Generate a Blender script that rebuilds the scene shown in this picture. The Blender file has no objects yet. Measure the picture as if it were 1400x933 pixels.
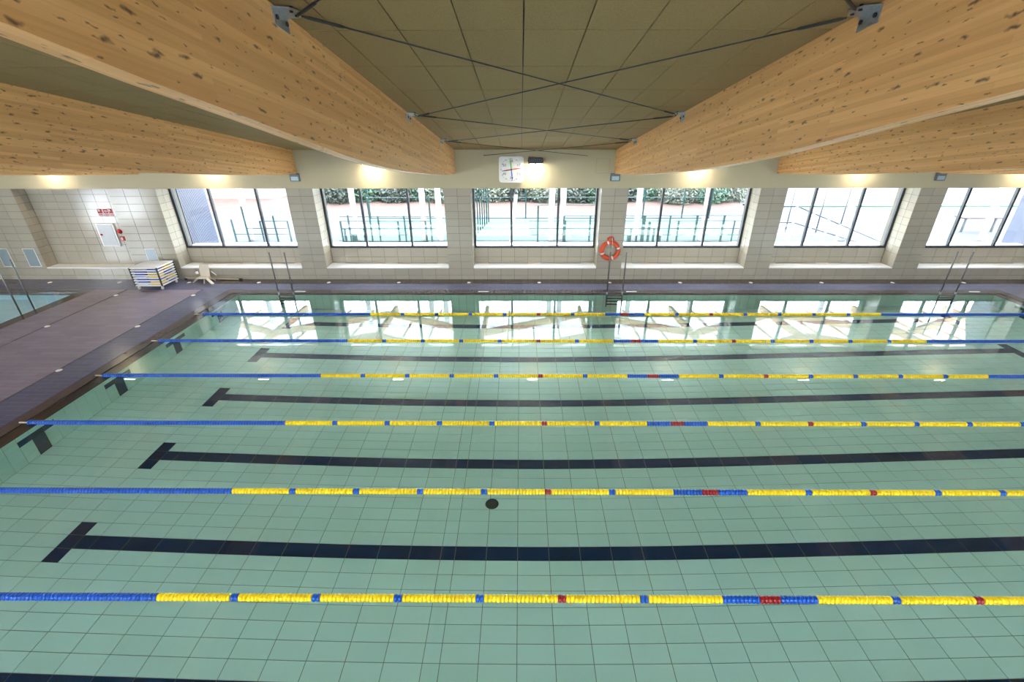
import bpy, bmesh, math, random
from mathutils import Vector, Matrix
random.seed(7)
PI = math.pi
S = bpy.context.scene
COL = S.collection

# ------------------------------------------------------------------ camera
F_PX, TH, YAW, ROLL, CX, CH, PPX = 634.838, 0.457659, -0.0064985, -0.0019335, 9.49768, 5.34547, 707.887
fw = Vector((math.sin(YAW)*math.cos(TH), math.cos(YAW)*math.cos(TH), -math.sin(TH)))
rt0 = Vector((math.cos(YAW), -math.sin(YAW), 0)); up0 = rt0.cross(fw)
rt = math.cos(ROLL)*rt0 + math.sin(ROLL)*up0
up = -math.sin(ROLL)*rt0 + math.cos(ROLL)*up0
CAM = Vector((CX, 0, CH))
cd = bpy.data.cameras.new('camera'); co = bpy.data.objects.new('camera', cd); COL.objects.link(co)
cd.sensor_width = 36; cd.sensor_fit = 'HORIZONTAL'; cd.lens = 36*F_PX/1400
cd.shift_x = -(PPX-700)/1400; cd.clip_start = 0.05; cd.clip_end = 400
m3 = Matrix((rt, up, -fw)).transposed()
co.matrix_world = Matrix.Translation(CAM) @ m3.to_4x4()
S.camera = co

def ray(x, v):
    return fw + (x-PPX)/F_PX*rt + (466.5-v)/F_PX*up
def on_plane(x, v, axis, val):                       # a pixel's ray meets a plane of the place
    d = ray(x, v); t = (val-CAM[axis])/d[axis]; return CAM + t*d
def shown(P):                                        # how large a piece at P shows (0 when out of frame)
    d = Vector(P)-CAM; z = d.dot(fw)
    if z < 0.5: return 0
    x = PPX+F_PX*d.dot(rt)/z; y = 466.5-F_PX*d.dot(up)/z
    if x < -25 or x > 1425 or y < -20 or y > 950: return 0
    return 1/z/z

# ------------------------------------------------------------------ light
SKY = 23.0
w = bpy.data.worlds.new('World'); S.world = w; w.use_nodes = True
wn = w.node_tree.nodes; wl = w.node_tree.links
bg = wn['Background']
tc = wn.new('ShaderNodeTexCoord'); sp = wn.new('ShaderNodeSeparateXYZ'); rmp = wn.new('ShaderNodeValToRGB')
wl.new(tc.outputs['Generated'], sp.inputs[0]); wl.new(sp.outputs['Z'], rmp.inputs['Fac'])
rmp.color_ramp.elements[0].color = (0.88, 0.955, 1.04, 1); rmp.color_ramp.elements[1].color = (0.74, 0.89, 1.04, 1)
wl.new(rmp.outputs['Color'], bg.inputs['Color']); bg.inputs['Strength'].default_value = SKY
S.view_settings.view_transform = 'Standard'; S.view_settings.look = 'None'
S.view_settings.exposure = 0.28; S.view_settings.gamma = 1.0; S.view_settings.use_curve_mapping = False
cy = S.cycles
cy.max_bounces = 12; cy.diffuse_bounces = 5; cy.glossy_bounces = 5; cy.transmission_bounces = 10; cy.transparent_max_bounces = 16
cy.caustics_refractive = True; cy.caustics_reflective = True; cy.blur_glossy = 0.6
cy.sample_clamp_indirect = 80.0; cy.use_denoising = True

# ------------------------------------------------------------------ materials
MAT = {}
def new_mat(name):
    m = bpy.data.materials.new(name); m.use_nodes = True; MAT[name] = m
    nt = m.node_tree; return m, nt.nodes, nt.links, nt.nodes['Principled BSDF']
def setp(b, **k):
    names = dict(rough='Roughness', metal='Metallic', spec='Specular IOR Level', emi='Emission Strength', coat='Coat Weight', sheen='Sheen Weight')
    for a, v in k.items(): b.inputs[names[a]].default_value = v
def plain(name, col, rough=0.5, var=0.06, scale=6.0, bump=0.0, **k):
    """flat colour with a little procedural mottling and relief"""
    m, n, l, b = new_mat(name)
    t = n.new('ShaderNodeTexCoord'); nz = n.new('ShaderNodeTexNoise'); nz.inputs['Scale'].default_value = scale; nz.inputs['Detail'].default_value = 4
    l.new(t.outputs['Object'], nz.inputs['Vector'])
    mx = n.new('ShaderNodeMix'); mx.data_type = 'RGBA'
    mx.inputs[6].default_value = (*[c*(1-var) for c in col], 1); mx.inputs[7].default_value = (*[min(1, c*(1+var)) for c in col], 1)
    l.new(nz.outputs['Fac'], mx.inputs[0]); l.new(mx.outputs[2], b.inputs['Base Color'])
    if bump:
        bp = n.new('ShaderNodeBump'); bp.inputs['Strength'].default_value = bump; bp.inputs['Distance'].default_value = 0.01
        l.new(nz.outputs['Fac'], bp.inputs['Height']); l.new(bp.outputs['Normal'], b.inputs['Normal'])
    setp(b, rough=rough, **k); return m
def tile_mat(name, c1, c2, rough=0.18, fine=40, wr=1.0, wn=0.25):
    """glazed tile: each tile its own slight tone"""
    m, n, l, b = new_mat(name)
    t = n.new('ShaderNodeTexCoord'); g = n.new('ShaderNodeNewGeometry'); oi = n.new('ShaderNodeObjectInfo')
    ad = n.new('ShaderNodeMath'); ad.operation = 'ADD'; l.new(g.outputs['Random Per Island'], ad.inputs[0]); l.new(oi.outputs['Random'], ad.inputs[1])
    fr = n.new('ShaderNodeMath'); fr.operation = 'FRACT'; l.new(ad.outputs[0], fr.inputs[0])
    nz = n.new('ShaderNodeTexNoise'); nz.inputs['Scale'].default_value = fine; l.new(g.outputs['Position'], nz.inputs['Vector'])
    m1 = n.new('ShaderNodeMath'); m1.operation = 'MULTIPLY_ADD'; m1.inputs[1].default_value = wn; l.new(nz.outputs['Fac'], m1.inputs[0])
    m0 = n.new('ShaderNodeMath'); m0.operation = 'MULTIPLY'; m0.inputs[1].default_value = wr; l.new(fr.outputs[0], m0.inputs[0]); l.new(m0.outputs[0], m1.inputs[2])
    mx = n.new('ShaderNodeMix'); mx.data_type = 'RGBA'; mx.inputs[6].default_value = (*c1, 1); mx.inputs[7].default_value = (*c2, 1)
    l.new(m1.outputs[0], mx.inputs[0]); l.new(mx.outputs[2], b.inputs['Base Color'])
    setp(b, rough=rough); return m
plain('grout', (0.13, 0.12, 0.10), 0.9)
plain('pool_grout', (0.16, 0.20, 0.16), 0.9)
tile_mat('wall_tile', (0.385, 0.355, 0.288), (0.424, 0.388, 0.315), 0.16)
tile_mat('pool_tile', (0.50, 0.77, 0.665), (0.54, 0.81, 0.705), 0.25)
tile_mat('navy_tile', (0.004, 0.026, 0.072), (0.006, 0.031, 0.082), 0.25)
tile_mat('kids_tile', (0.60, 0.85, 0.93), (0.64, 0.88, 0.95), 0.25)
tile_mat('ceiling_panel', (0.200, 0.134, 0.048), (0.410, 0.280, 0.116), 0.95, 75, 0.10, 0.95)
plain('paint', (0.47, 0.415, 0.275), 0.7, 0.02, 3)
plain('white_sill', (0.88, 0.88, 0.88), 0.4, 0.02)
plain('dark_frame', (0.035, 0.04, 0.045), 0.4)
plain('steel', (0.14, 0.145, 0.145), 0.45, 0.05, 20, metal=1.0)
plain('galvanised', (0.42, 0.46, 0.50), 0.45, 0.25, 30, metal=0.9)
plain('cable_dark', (0.03, 0.032, 0.034), 0.5)
plain('black_plastic', (0.015, 0.015, 0.016), 0.5)
plain('white_plastic', (0.80, 0.80, 0.80), 0.35, 0.02)
plain('blue_float', (0.004, 0.085, 0.47), 0.28, 0.05)
plain('yellow_float', (0.95, 0.69, 0.004), 0.4, 0.03)
plain('red_float', (0.32, 0.008, 0.010), 0.3, 0.05)
plain('orange_ring', (0.72, 0.075, 0.015), 0.4, 0.06)
plain('sign_red', (0.55, 0.03, 0.04), 0.5)
plain('sign_white', (0.8, 0.78, 0.76), 0.5, 0.02)
plain('hand_green', (0.12, 0.55, 0.03), 0.4); plain('hand_red', (0.75, 0.10, 0.02), 0.4)
plain('hand_blue', (0.02, 0.12, 0.65), 0.4); plain('hand_dark_red', (0.25, 0.01, 0.015), 0.4)
plain('ink', (0.03, 0.035, 0.06), 0.5)
plain('board_blue', (0.02, 0.10, 0.42), 0.7); plain('board_yellow', (0.80, 0.55, 0.03), 0.7); plain('board_white', (0.75, 0.77, 0.80), 0.7)
plain('cream_plastic', (0.72, 0.66, 0.55), 0.4, 0.04)
plain('beige_pole', (0.55, 0.47, 0.33), 0.5)
plain('hatch_glass', (0.27, 0.34, 0.38), 0.12, 0.1, 3)
plain('cabinet_steel', (0.50, 0.53, 0.56), 0.3, 0.08, 3)
plain('light_housing', (0.13, 0.15, 0.16), 0.4)
plain('paint_line', (0.36, 0.345, 0.29), 0.7)
plain('terrace_white', (0.78, 0.78, 0.79), 0.9, 0.04, 2)
plain('back_paving', (0.50, 0.50, 0.52), 0.9, 0.05, 2)
plain('concrete_out', (0.030, 0.032, 0.039), 0.9, 0.05, 2)
plain('court_green', (0.016, 0.052, 0.035), 0.9, 0.10, 8)
plain('soil', (0.060, 0.030, 0.021), 0.95, 0.3, 3, 0.4)
plain('pink_render', (0.15, 0.122, 0.120), 0.9)
plain('white_column', (0.82, 0.84, 0.88), 0.5, 0.02)
plain('fence_green', (0.004, 0.030, 0.027), 0.45)
plain('rib_cladding', (0.055, 0.066, 0.105), 0.5, 0.08)
plain('rib_dark', (0.006, 0.008, 0.016), 0.6)
plain('canopy_white', (0.80, 0.80, 0.78), 0.7, 0.03)
plain('canopy_wood', (0.74, 0.48, 0.29), 0.6, 0.15, 4)
plain('bark', (0.12, 0.09, 0.07), 0.9)
plain('leaf_dark', (0.014, 0.022, 0.011), 0.6, 0.5, 3); plain('leaf_pale', (0.06, 0.068, 0.042), 0.6, 0.4, 3); plain('leaf_bright', (0.026, 0.060, 0.030), 0.6, 0.4, 3)
plain('rim_dark', (0.075, 0.062, 0.068), 0.16, 0.2, 12)
plain('drain_dark', (0.02, 0.018, 0.018), 0.6)
plain('diffuser', (0.35, 0.50, 0.55), 0.3)
plain('picnic_wood', (0.022, 0.011, 0.010), 0.7)

def deck_mat(name, ca, cb):
    m, n, l, b = new_mat(name)
    g = n.new('ShaderNodeNewGeometry')
    br = n.new('ShaderNodeTexBrick'); br.offset = 0.5
    br.inputs['Scale'].default_value = 1.0; br.inputs['Brick Width'].default_value = 0.6; br.inputs['Row Height'].default_value = 0.15
    br.inputs['Mortar Size'].default_value = 0.006; br.inputs['Mortar Smooth'].default_value = 0.3
    br.inputs['Color1'].default_value = (*ca, 1); br.inputs['Color2'].default_value = (*cb, 1); br.inputs['Mortar'].default_value = (0.20, 0.18, 0.175, 1)
    l.new(g.outputs['Position'], br.inputs['Vector'])
    nz = n.new('ShaderNodeTexNoise'); nz.inputs['Scale'].default_value = 0.45; nz.inputs['Detail'].default_value = 1; l.new(g.outputs['Position'], nz.inputs['Vector'])
    mx = n.new('ShaderNodeMix'); mx.data_type = 'RGBA'; mx.blend_type = 'MULTIPLY'; mx.inputs[0].default_value = 0.6
    rp = n.new('ShaderNodeValToRGB'); rp.color_ramp.elements[0].position = 0.3; rp.color_ramp.elements[0].color = (0.80, 0.82, 0.88, 1); rp.color_ramp.elements[1].position = 0.7; rp.color_ramp.elements[1].color = (1.05, 1.0, 1.0, 1)
    l.new(nz.outputs['Fac'], rp.inputs['Fac']); l.new(br.outputs['Color'], mx.inputs[6]); l.new(rp.outputs['Color'], mx.inputs[7]); l.new(mx.outputs[2], b.inputs['Base Color'])
    r2 = n.new('ShaderNodeMapRange'); r2.inputs['To Min'].default_value = 0.17; r2.inputs['To Max'].default_value = 0.24; l.new(nz.outputs['Fac'], r2.inputs['Value']); l.new(r2.outputs[0], b.inputs['Roughness'])
    bp = n.new('ShaderNodeBump'); bp.inputs['Strength'].default_value = 0.25; bp.inputs['Distance'].default_value = 0.003; bp.invert = True
    l.new(br.outputs['Fac'], bp.inputs['Height']); l.new(bp.outputs['Normal'], b.inputs['Normal'])
deck_mat('deck_tile', (0.235, 0.200, 0.268), (0.275, 0.235, 0.305)); deck_mat('deck_blue', (0.098, 0.108, 0.195), (0.115, 0.126, 0.220)); deck_mat('deck_brown', (0.050, 0.040, 0.040), (0.060, 0.048, 0.047))

def wood_mat(name, dark, light):
    """glue-laminated spruce: lamellae along U, grain, knots"""
    m, n, l, b = new_mat(name)
    uv = n.new('ShaderNodeUVMap'); uv.uv_map = 'UVMap'
    oi = n.new('ShaderNodeObjectInfo')
    off = n.new('ShaderNodeVectorMath'); off.operation = 'MULTIPLY_ADD'; off.inputs[1].default_value = (31, 0, 0)
    l.new(oi.outputs['Random'], off.inputs[0]); l.new(uv.outputs['UV'], off.inputs[2])
    def mp(sx, sy):
        q = n.new('ShaderNodeMapping'); q.inputs['Scale'].default_value = (sx, sy, 1); l.new(off.outputs[0], q.inputs['Vector']); return q
    br = n.new('ShaderNodeTexBrick'); br.offset = 0.37; br.inputs['Scale'].default_value = 1; br.inputs['Brick Width'].default_value = 2.6; br.inputs['Row Height'].default_value = 0.042
    br.inputs['Mortar Size'].default_value = 0.0012; br.inputs['Mortar Smooth'].default_value = 0.5
    br.inputs['Color1'].default_value = (0, 0, 0, 1); br.inputs['Color2'].default_value = (1, 1, 1, 1); br.inputs['Mortar'].default_value = (0.0, 0.0, 0.0, 1)
    l.new(off.outputs[0], br.inputs['Vector'])
    gn = n.new('ShaderNodeTexNoise'); gn.inputs['Scale'].default_value = 1; gn.inputs['Detail'].default_value = 6; gn.inputs['Roughness'].default_value = 0.6
    l.new(mp(1.3, 60).outputs[0], gn.inputs['Vector'])
    bn = n.new('ShaderNodeTexNoise'); bn.inputs['Scale'].default_value = 1; bn.inputs['Detail'].default_value = 3; l.new(mp(0.7, 9).outputs[0], bn.inputs['Vector'])
    s1 = n.new('ShaderNodeMath'); s1.operation = 'MULTIPLY_ADD'; s1.inputs[1].default_value = 0.38; l.new(br.outputs['Color'], s1.inputs[0])
    s2 = n.new('ShaderNodeMath'); s2.operation = 'MULTIPLY_ADD'; s2.inputs[1].default_value = 0.45; l.new(gn.outputs['Fac'], s2.inputs[0])
    s3 = n.new('ShaderNodeMath'); s3.operation = 'MULTIPLY'; s3.inputs[1].default_value = 0.35; l.new(bn.outputs['Fac'], s3.inputs[0])
    l.new(s3.outputs[0], s2.inputs[2]); l.new(s2.outputs[0], s1.inputs[2])
    rp = n.new('ShaderNodeValToRGB'); rp.color_ramp.elements[0].position = 0.12; rp.color_ramp.elements[0].color = (*dark, 1); rp.color_ramp.elements[1].position = 0.9; rp.color_ramp.elements[1].color = (*light, 1)
    l.new(s1.outputs[0], rp.inputs['Fac'])
    # knots: irregular dark ovals
    wob = n.new('ShaderNodeTexNoise'); wob.inputs['Scale'].default_value = 14; l.new(off.outputs[0], wob.inputs['Vector'])
    wm = n.new('ShaderNodeVectorMath'); wm.operation = 'MULTIPLY_ADD'; wm.inputs[1].default_value = (0.16, 0.045, 0); l.new(wob.outputs['Color'], wm.inputs[0]); l.new(off.outputs[0], wm.inputs[2])
    def knots(sx, sy, r0, r1, keep):
        q = n.new('ShaderNodeMapping'); q.inputs['Scale'].default_value = (sx, sy, 1); l.new(wm.outputs[0], q.inputs['Vector'])
        v = n.new('ShaderNodeTexVoronoi'); v.voronoi_dimensions = '2D'; v.inputs['Scale'].default_value = 1; v.inputs['Randomness'].default_value = 1; l.new(q.outputs[0], v.inputs['Vector'])
        mr = n.new('ShaderNodeMapRange'); mr.inputs['From Min'].default_value = r0; mr.inputs['From Max'].default_value = r1; mr.inputs['To Min'].default_value = 1; mr.inputs['To Max'].default_value = 0
        l.new(v.outputs['Distance'], mr.inputs['Value'])
        sc = n.new('ShaderNodeSeparateColor'); l.new(v.outputs['Color'], sc.inputs[0])
        gt = n.new('ShaderNodeMath'); gt.operation = 'LESS_THAN'; gt.inputs[1].default_value = keep; l.new(sc.outputs[0], gt.inputs[0])
        mu = n.new('ShaderNodeMath'); mu.operation = 'MULTIPLY'; l.new(mr.outputs[0], mu.inputs[0]); l.new(gt.outputs[0], mu.inputs[1]); return mu
    k1 = knots(2.5, 8.5, 0.03, 0.145, 0.55); k2 = knots(5.5, 21.0, 0.02, 0.15, 0.30)
    mxk = n.new('ShaderNodeMath'); mxk.operation = 'MAXIMUM'; l.new(k1.outputs[0], mxk.inputs[0]); l.new(k2.outputs[0], mxk.inputs[1])
    mk = n.new('ShaderNodeMath'); mk.operation = 'MULTIPLY'; mk.inputs[1].default_value = 0.85; l.new(mxk.outputs[0], mk.inputs[0])
    mx = n.new('ShaderNodeMix'); mx.data_type = 'RGBA'; l.new(mk.outputs[0], mx.inputs[0]); l.new(rp.outputs['Color'], mx.inputs[6]); mx.inputs[7].default_value = (0.075, 0.030, 0.012, 1)
    l.new(mx.outputs[2], b.inputs['Base Color']); setp(b, rough=0.42)
wood_mat('glulam', (0.60, 0.272, 0.080), (0.96, 0.575, 0.230))

def water_mat(name, tint):
    m, n, l, b = new_mat(name)
    b.inputs['Base Color'].default_value = (*tint, 1); b.inputs['Transmission Weight'].default_value = 1; b.inputs['IOR'].default_value = 1.33; b.inputs['Roughness'].default_value = 0
water_mat('pool_water', (0.93, 0.995, 0.985)); water_mat('kids_water', (0.90, 0.99, 1.0))
def glass_mat():
    m, n, l, b = new_mat('window_glass'); n.remove(b); out = n['Material Output']
    tr = n.new('ShaderNodeBsdfTransparent'); tr.inputs[0].default_value = (0.97, 0.98, 0.98, 1); gl = n.new('ShaderNodeBsdfGlossy'); gl.inputs['Roughness'].default_value = 0
    gm = n.new('ShaderNodeNewGeometry'); dt = n.new('ShaderNodeVectorMath'); dt.operation = 'DOT_PRODUCT'; l.new(gm.outputs['Incoming'], dt.inputs[0]); l.new(gm.outputs['Normal'], dt.inputs[1])
    def mth(op, a, b):
        q = n.new('ShaderNodeMath'); q.operation = op
        for i, w_ in enumerate((a, b)):
            if w_ is None: continue
            if isinstance(w_, (int, float)): q.inputs[i].default_value = w_
            else: l.new(w_, q.inputs[i])
        return q.outputs[0]
    c_ = mth('ABSOLUTE', dt.outputs['Value'], None); f_ = mth('ADD', mth('MULTIPLY', mth('POWER', mth('SUBTRACT', 1.0, c_), 5.0), 0.96), 0.04)   # Schlick, the same from both sides
    ms = n.new('ShaderNodeMixShader')
    l.new(f_, ms.inputs[0]); l.new(tr.outputs[0], ms.inputs[1]); l.new(gl.outputs[0], ms.inputs[2]); l.new(ms.outputs[0], out.inputs[0])
glass_mat()
def translucent_mat(name, col):
    m, n, l, b = new_mat(name); n.remove(b); out = n['Material Output']
    a = n.new('ShaderNodeBsdfTranslucent'); a.inputs[0].default_value = (*col, 1); d = n.new('ShaderNodeBsdfDiffuse'); d.inputs[0].default_value = (*col, 1); ms = n.new('ShaderNodeMixShader'); ms.inputs[0].default_value = 0.35
    l.new(a.outputs[0], ms.inputs[1]); l.new(d.outputs[0], ms.inputs[2]); l.new(ms.outputs[0], out.inputs[0])
translucent_mat('canopy_sheet', (0.66, 0.66, 0.645))
def emit_mat(name, col, st):
    m, n, l, b = new_mat(name); b.inputs['Base Color'].default_value = (*col, 1); b.inputs['Emission Color'].default_value = (*col, 1); b.inputs['Emission Strength'].default_value = st
emit_mat('lamp_glow', (1.0, 0.88, 0.70), 95.0)

# ------------------------------------------------------------------ mesh helpers
class MB:
    def __init__(s): s.v = []; s.f = []; s.mi = []; s.sm = []; s.uv = {}
    def quad(s, pts, mi=0, smooth=False):
        i = len(s.v); s.v += [tuple(p) for p in pts]; s.f.append(tuple(range(i, i+len(pts)))); s.mi.append(mi); s.sm.append(smooth); return s
    def box(s, a, b, mi=0):
        x0, y0, z0 = a; x1, y1, z1 = b; i = len(s.v)
        s.v += [(x0,y0,z0),(x1,y0,z0),(x1,y1,z0),(x0,y1,z0),(x0,y0,z1),(x1,y0,z1),(x1,y1,z1),(x0,y1,z1)]
        for f in ((0,3,2,1),(4,5,6,7),(0,1,5,4),(1,2,6,5),(2,3,7,6),(3,0,4,7)):
            s.f.append(tuple(i+k for k in f)); s.mi.append(mi); s.sm.append(False)
        return s
    def obox(s, o, ax, ay, az, mi=0):                   # box from a corner and three edge vectors
        o, ax, ay, az = map(Vector, (o, ax, ay, az)); i = len(s.v)
        s.v += [tuple(p) for p in (o, o+ax, o+ax+ay, o+ay, o+az, o+ax+az, o+ax+ay+az, o+ay+az)]
        for f in ((0,3,2,1),(4,5,6,7),(0,1,5,4),(1,2,6,5),(2,3,7,6),(3,0,4,7)):
            s.f.append(tuple(i+k for k in f)); s.mi.append(mi); s.sm.append(False)
        return s
    def prism(s, poly, ext, mi=0):                      # polygon (3-D points) swept by a vector
        n = len(poly); i = len(s.v); e = Vector(ext)
        s.v += [tuple(p) for p in poly] + [tuple(Vector(p)+e) for p in poly]
        s.f.append(tuple(range(i+n-1, i-1, -1))); s.f.append(tuple(range(i+n, i+2*n)))
        for k in range(n): s.f.append((i+k, i+(k+1) % n, i+n+(k+1) % n, i+n+k))
        s.mi += [mi]*(n+2); s.sm += [False]*(n+2); return s
    def tube(s, pts, r, seg=10, mi=0, caps=True):
        pts = [Vector(p) for p in pts]; i0 = len(s.v); n = len(pts)
        rr = r if isinstance(r, (list, tuple)) else [r]*n
        u = None
        for k, p in enumerate(pts):
            t = (pts[min(k+1, n-1)]-pts[max(k-1, 0)]).normalized()
            if u is None:
                u = t.orthogonal().normalized()
            else:
                u = (u - t*u.dot(t)).normalized()
            w_ = t.cross(u)
            for j in range(seg):
                a = 2*PI*j/seg; s.v.append(tuple(p+rr[k]*(math.cos(a)*u+math.sin(a)*w_)))
        for k in range(n-1):
            for j in range(seg):
                a = i0+k*seg+j; b = i0+k*seg+(j+1) % seg
                s.f.append((a, b, b+seg, a+seg)); s.mi.append(mi); s.sm.append(True)
        if caps:
            s.f.append(tuple(i0+j for j in range(seg-1, -1, -1))); s.f.append(tuple(i0+(n-1)*seg+j for j in range(seg))); s.mi += [mi]*2; s.sm += [False]*2
        return s
    def mesh(s, name, mats):
        me = bpy.data.meshes.new(name); me.from_pydata(s.v, [], s.f)
        for m in ([mats] if isinstance(mats, str) else mats): me.materials.append(MAT[m])
        me.polygons.foreach_set('material_index', s.mi); me.polygons.foreach_set('use_smooth', s.sm); me.update(); return me
    def build(s, name, mats, parent=None, **k):
        return link(bpy.data.objects.new(name, s.mesh(name, mats)), parent, **k)
def link(o, parent=None, label=None, cat=None, group=None, kind=None):
    COL.objects.link(o)
    if parent is not None: o.parent = parent
    if label: o['label'] = label
    if cat: o['category'] = cat
    if group: o['group'] = group
    if kind: o['kind'] = kind
    return o
def thing(name, label, cat, loc=(0,0,0), group=None, rz=0, kind=None):
    o = bpy.data.objects.new(name, None); o.empty_display_size = 0.2; link(o, None, label, cat, group, kind); o.location = loc; o.rotation_euler = (0,0,rz); return o
def copy_tree(o, parent=None):
    c = o.copy(); COL.objects.link(c); c.parent = parent
    for ch in list(o.children): copy_tree(ch, c)
    return c
def bevel(o, wd, seg=2):
    m = o.modifiers.new('bevel', 'BEVEL'); m.width = wd; m.segments = seg; m.limit_method = 'ANGLE'; return o
def lathe(prof, seg=16, axis='Z', mi=0):
    mb = MB(); n = len(prof)
    for j in range(seg):
        a = 2*PI*j/seg
        for r, h in prof:
            c, d = r*math.cos(a), r*math.sin(a)
            mb.v.append((c, d, h) if axis == 'Z' else ((h, c, d) if axis == 'X' else (c, h, -d)))
    for j in range(seg):
        for k in range(n-1):
            a = j*n+k; b = ((j+1) % seg)*n+k
            mb.f.append((a, b, b+1, a+1)); mb.mi.append(mi); mb.sm.append(True)
    return mb
def tiles(parent, name, mat, items, th, limit=300, uvname=None):
    """items: (corner, u, v, n) - a piece spans u by v and stands th proud along n. The pieces that show largest
    become objects of their own (sharing meshes), the rest one joined part."""
    items = [(Vector(a), Vector(b), Vector(c), Vector(d), mm) for a, b, c, d, mm in items]
    order = sorted(items, key=lambda q: -shown(q[0]+q[1]/2+q[2]/2)*q[1].length*q[2].length)
    cache = {}; rest = MB(); mats = sorted({q[4] for q in items})
    for k, (o, u, v, n, mm) in enumerate(order):
        if k < limit and shown(o+u/2+v/2) > 0:
            key = (round(u.length, 4), round(v.length, 4), mm)
            if key not in cache: cache[key] = MB().box((0, 0, 0), (key[0], key[1], th)).mesh(name, mm)
            ob = bpy.data.objects.new(name, cache[key])
            R = Matrix((u.normalized(), v.normalized(), n.normalized())).transposed()
            ob.matrix_world = Matrix.Translation(o) @ R.to_4x4(); link(ob, parent)
        else: rest.obox(o, u, v, n.normalized()*th, mats.index(mm))
    if rest.v: rest.build(name+'_field', mats, parent, kind='stuff')

# ================================================================== THE HALL
W = 15.8                                   # front face of the window wall
ZC = lambda y: 4.29+0.17*(W-y)             # underside of the sloping ceiling
XL, XR, YB = -10.6, 34.0, -3.6             # side walls and the wall behind
WIN0, PITCH, WINW = -2.51, 5.18, 4.3
WINS = [WIN0+PITCH*k for k in range(7)]    # left edges of the window openings
YG = 16.46                                 # plane of the glazing
ROWS = [0.0, 0.168]+[0.168+0.2462*k for k in range(1, 13)]
ZS, ZT = 0.452, ROWS[-1]                   # sill and top of the openings
ZF = 0.985                                 # underside of the window frames
NX0, NX1, NY = -7.27, -4.10, 16.25         # blind niche beside the first window

# ---- far wall core
g = 0.008
mb = MB()
def wall_x(x0, x1, z0, z1): mb.box((x0, W+g, z0), (x1, 16.75, z1))
wall_x(XL, XR, -0.3, ZS-g)
edges = [XL, NX0-g]
segs = [(XL, NX0-g), (NX1+g, WINS[0]-g)]+[(WINS[k]+WINW+g, WINS[k+1]-g) for k in range(6)]+[(WINS[6]+WINW+g, XR)]
for a, b in segs: wall_x(a, b, ZS-g, ZT)
mb.box((NX0-g, NY+g, ZS-g), (NX1+g, 16.75, ZT))
for k in range(7): mb.box((WINS[k]-g, YG-0.06+g, ZS-g), (WINS[k]+WINW+g, 16.75, ZF))
wall = mb.build('wall_far', 'grout', kind='structure')
MB().box((XL, W-0.012, ZT), (XR, 16.75, 4.6)).build('wall_far_upper', 'paint', kind='structure')
# ---- tiles of the far wall
J = 0.010
its = []
def rect_tiles(o, u, v, n, us, vs, mat='wall_tile', j=J):
    """grid of tiles: us, vs are joint positions along unit vectors u and v"""
    o, u, v, n = map(Vector, (o, u, v, n))
    for a, b in zip(us[:-1], us[1:]):
        for c, d in zip(vs[:-1], vs[1:]):
            if b-a < 0.03 or d-c < 0.03: continue
            its.append((o+u*(a+j/2)+v*(c+j/2), u*(b-a-j), v*(d-c-j), n, mat))
def even(a, b, n): return [a+(b-a)*k/n for k in range(n+1)]
low = [0.0, 0.168, ZS-0.03, ]
ex, ez, ny, px_ = (1,0,0), (0,0,1), (0,-1,0), (0,1,0)
base_z = [0.0, 0.168, 0.4142]
up_z = ROWS[2:]
for k in range(7):
    xs = even(WINS[k], WINS[k]+WINW, 9)
    rect_tiles((0, W+g, 0), ex, ez, ny, xs, base_z)
    rect_tiles((0, YG-0.06+g, 0), ex, ez, ny, xs, [ZS, 0.66, ZF])
    rv = [ZS]+ROWS[4:]
    rect_tiles((WINS[k]-g, W, 0), (0,1,0), ez, (1,0,0), [0, 0.3, 0.6], rv)
    rect_tiles((WINS[k]+WINW+g, W, 0), (0,1,0), ez, (-1,0,0), [0, 0.3, 0.6], rv)
for a, b in [(WINS[k]+WINW, WINS[k+1]) for k in range(6)]:
    rect_tiles((0, W+g, 0), ex, ez, ny, even(a, b, 2), base_z+up_z[1:])
rect_tiles((0, W+g, 0), ex, ez, ny, even(NX1, WINS[0], 3), base_z+up_z[1:])
rect_tiles((0, W+g, 0), ex, ez, ny, even(XL, NX0, 7), base_z+up_z[1:])
rect_tiles((0, W+g, 0), ex, ez, ny, even(NX0, NX1, 7), base_z)
rect_tiles((0, NY+g, 0), ex, ez, ny, even(NX0, NX1, 7), [ZS]+ROWS[4:])
rect_tiles((NX0-g, W, 0), (0,1,0), ez, (1,0,0), [0, 0.225, 0.45], [ZS]+ROWS[4:])
rect_tiles((NX1+g, W, 0), (0,1,0), ez, (-1,0,0), [0, 0.225, 0.45], [ZS]+ROWS[4:])
tiles(wall, 'wall_tile', 'wall_tile', its, g)
# sills
for k in range(-1, 7):
    x0, x1, yb = (NX0, NX1, NY) if k < 0 else (WINS[k], WINS[k]+WINW, YG-0.06)
    s_ = MB().box((x0, W-0.004, ROWS[2]), (x1, yb, ZS)).build('trim_%d' % (k+2), 'white_sill', kind='structure')
    if k >= 0:
        for c in (0.28, 0.72):
            MB().box((x0+WINW*c-0.72, yb-0.10, ZS), (x0+WINW*c+0.72, yb-0.065, ZS+0.003)).build('vent_slot', 'drain_dark', s_)
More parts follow.
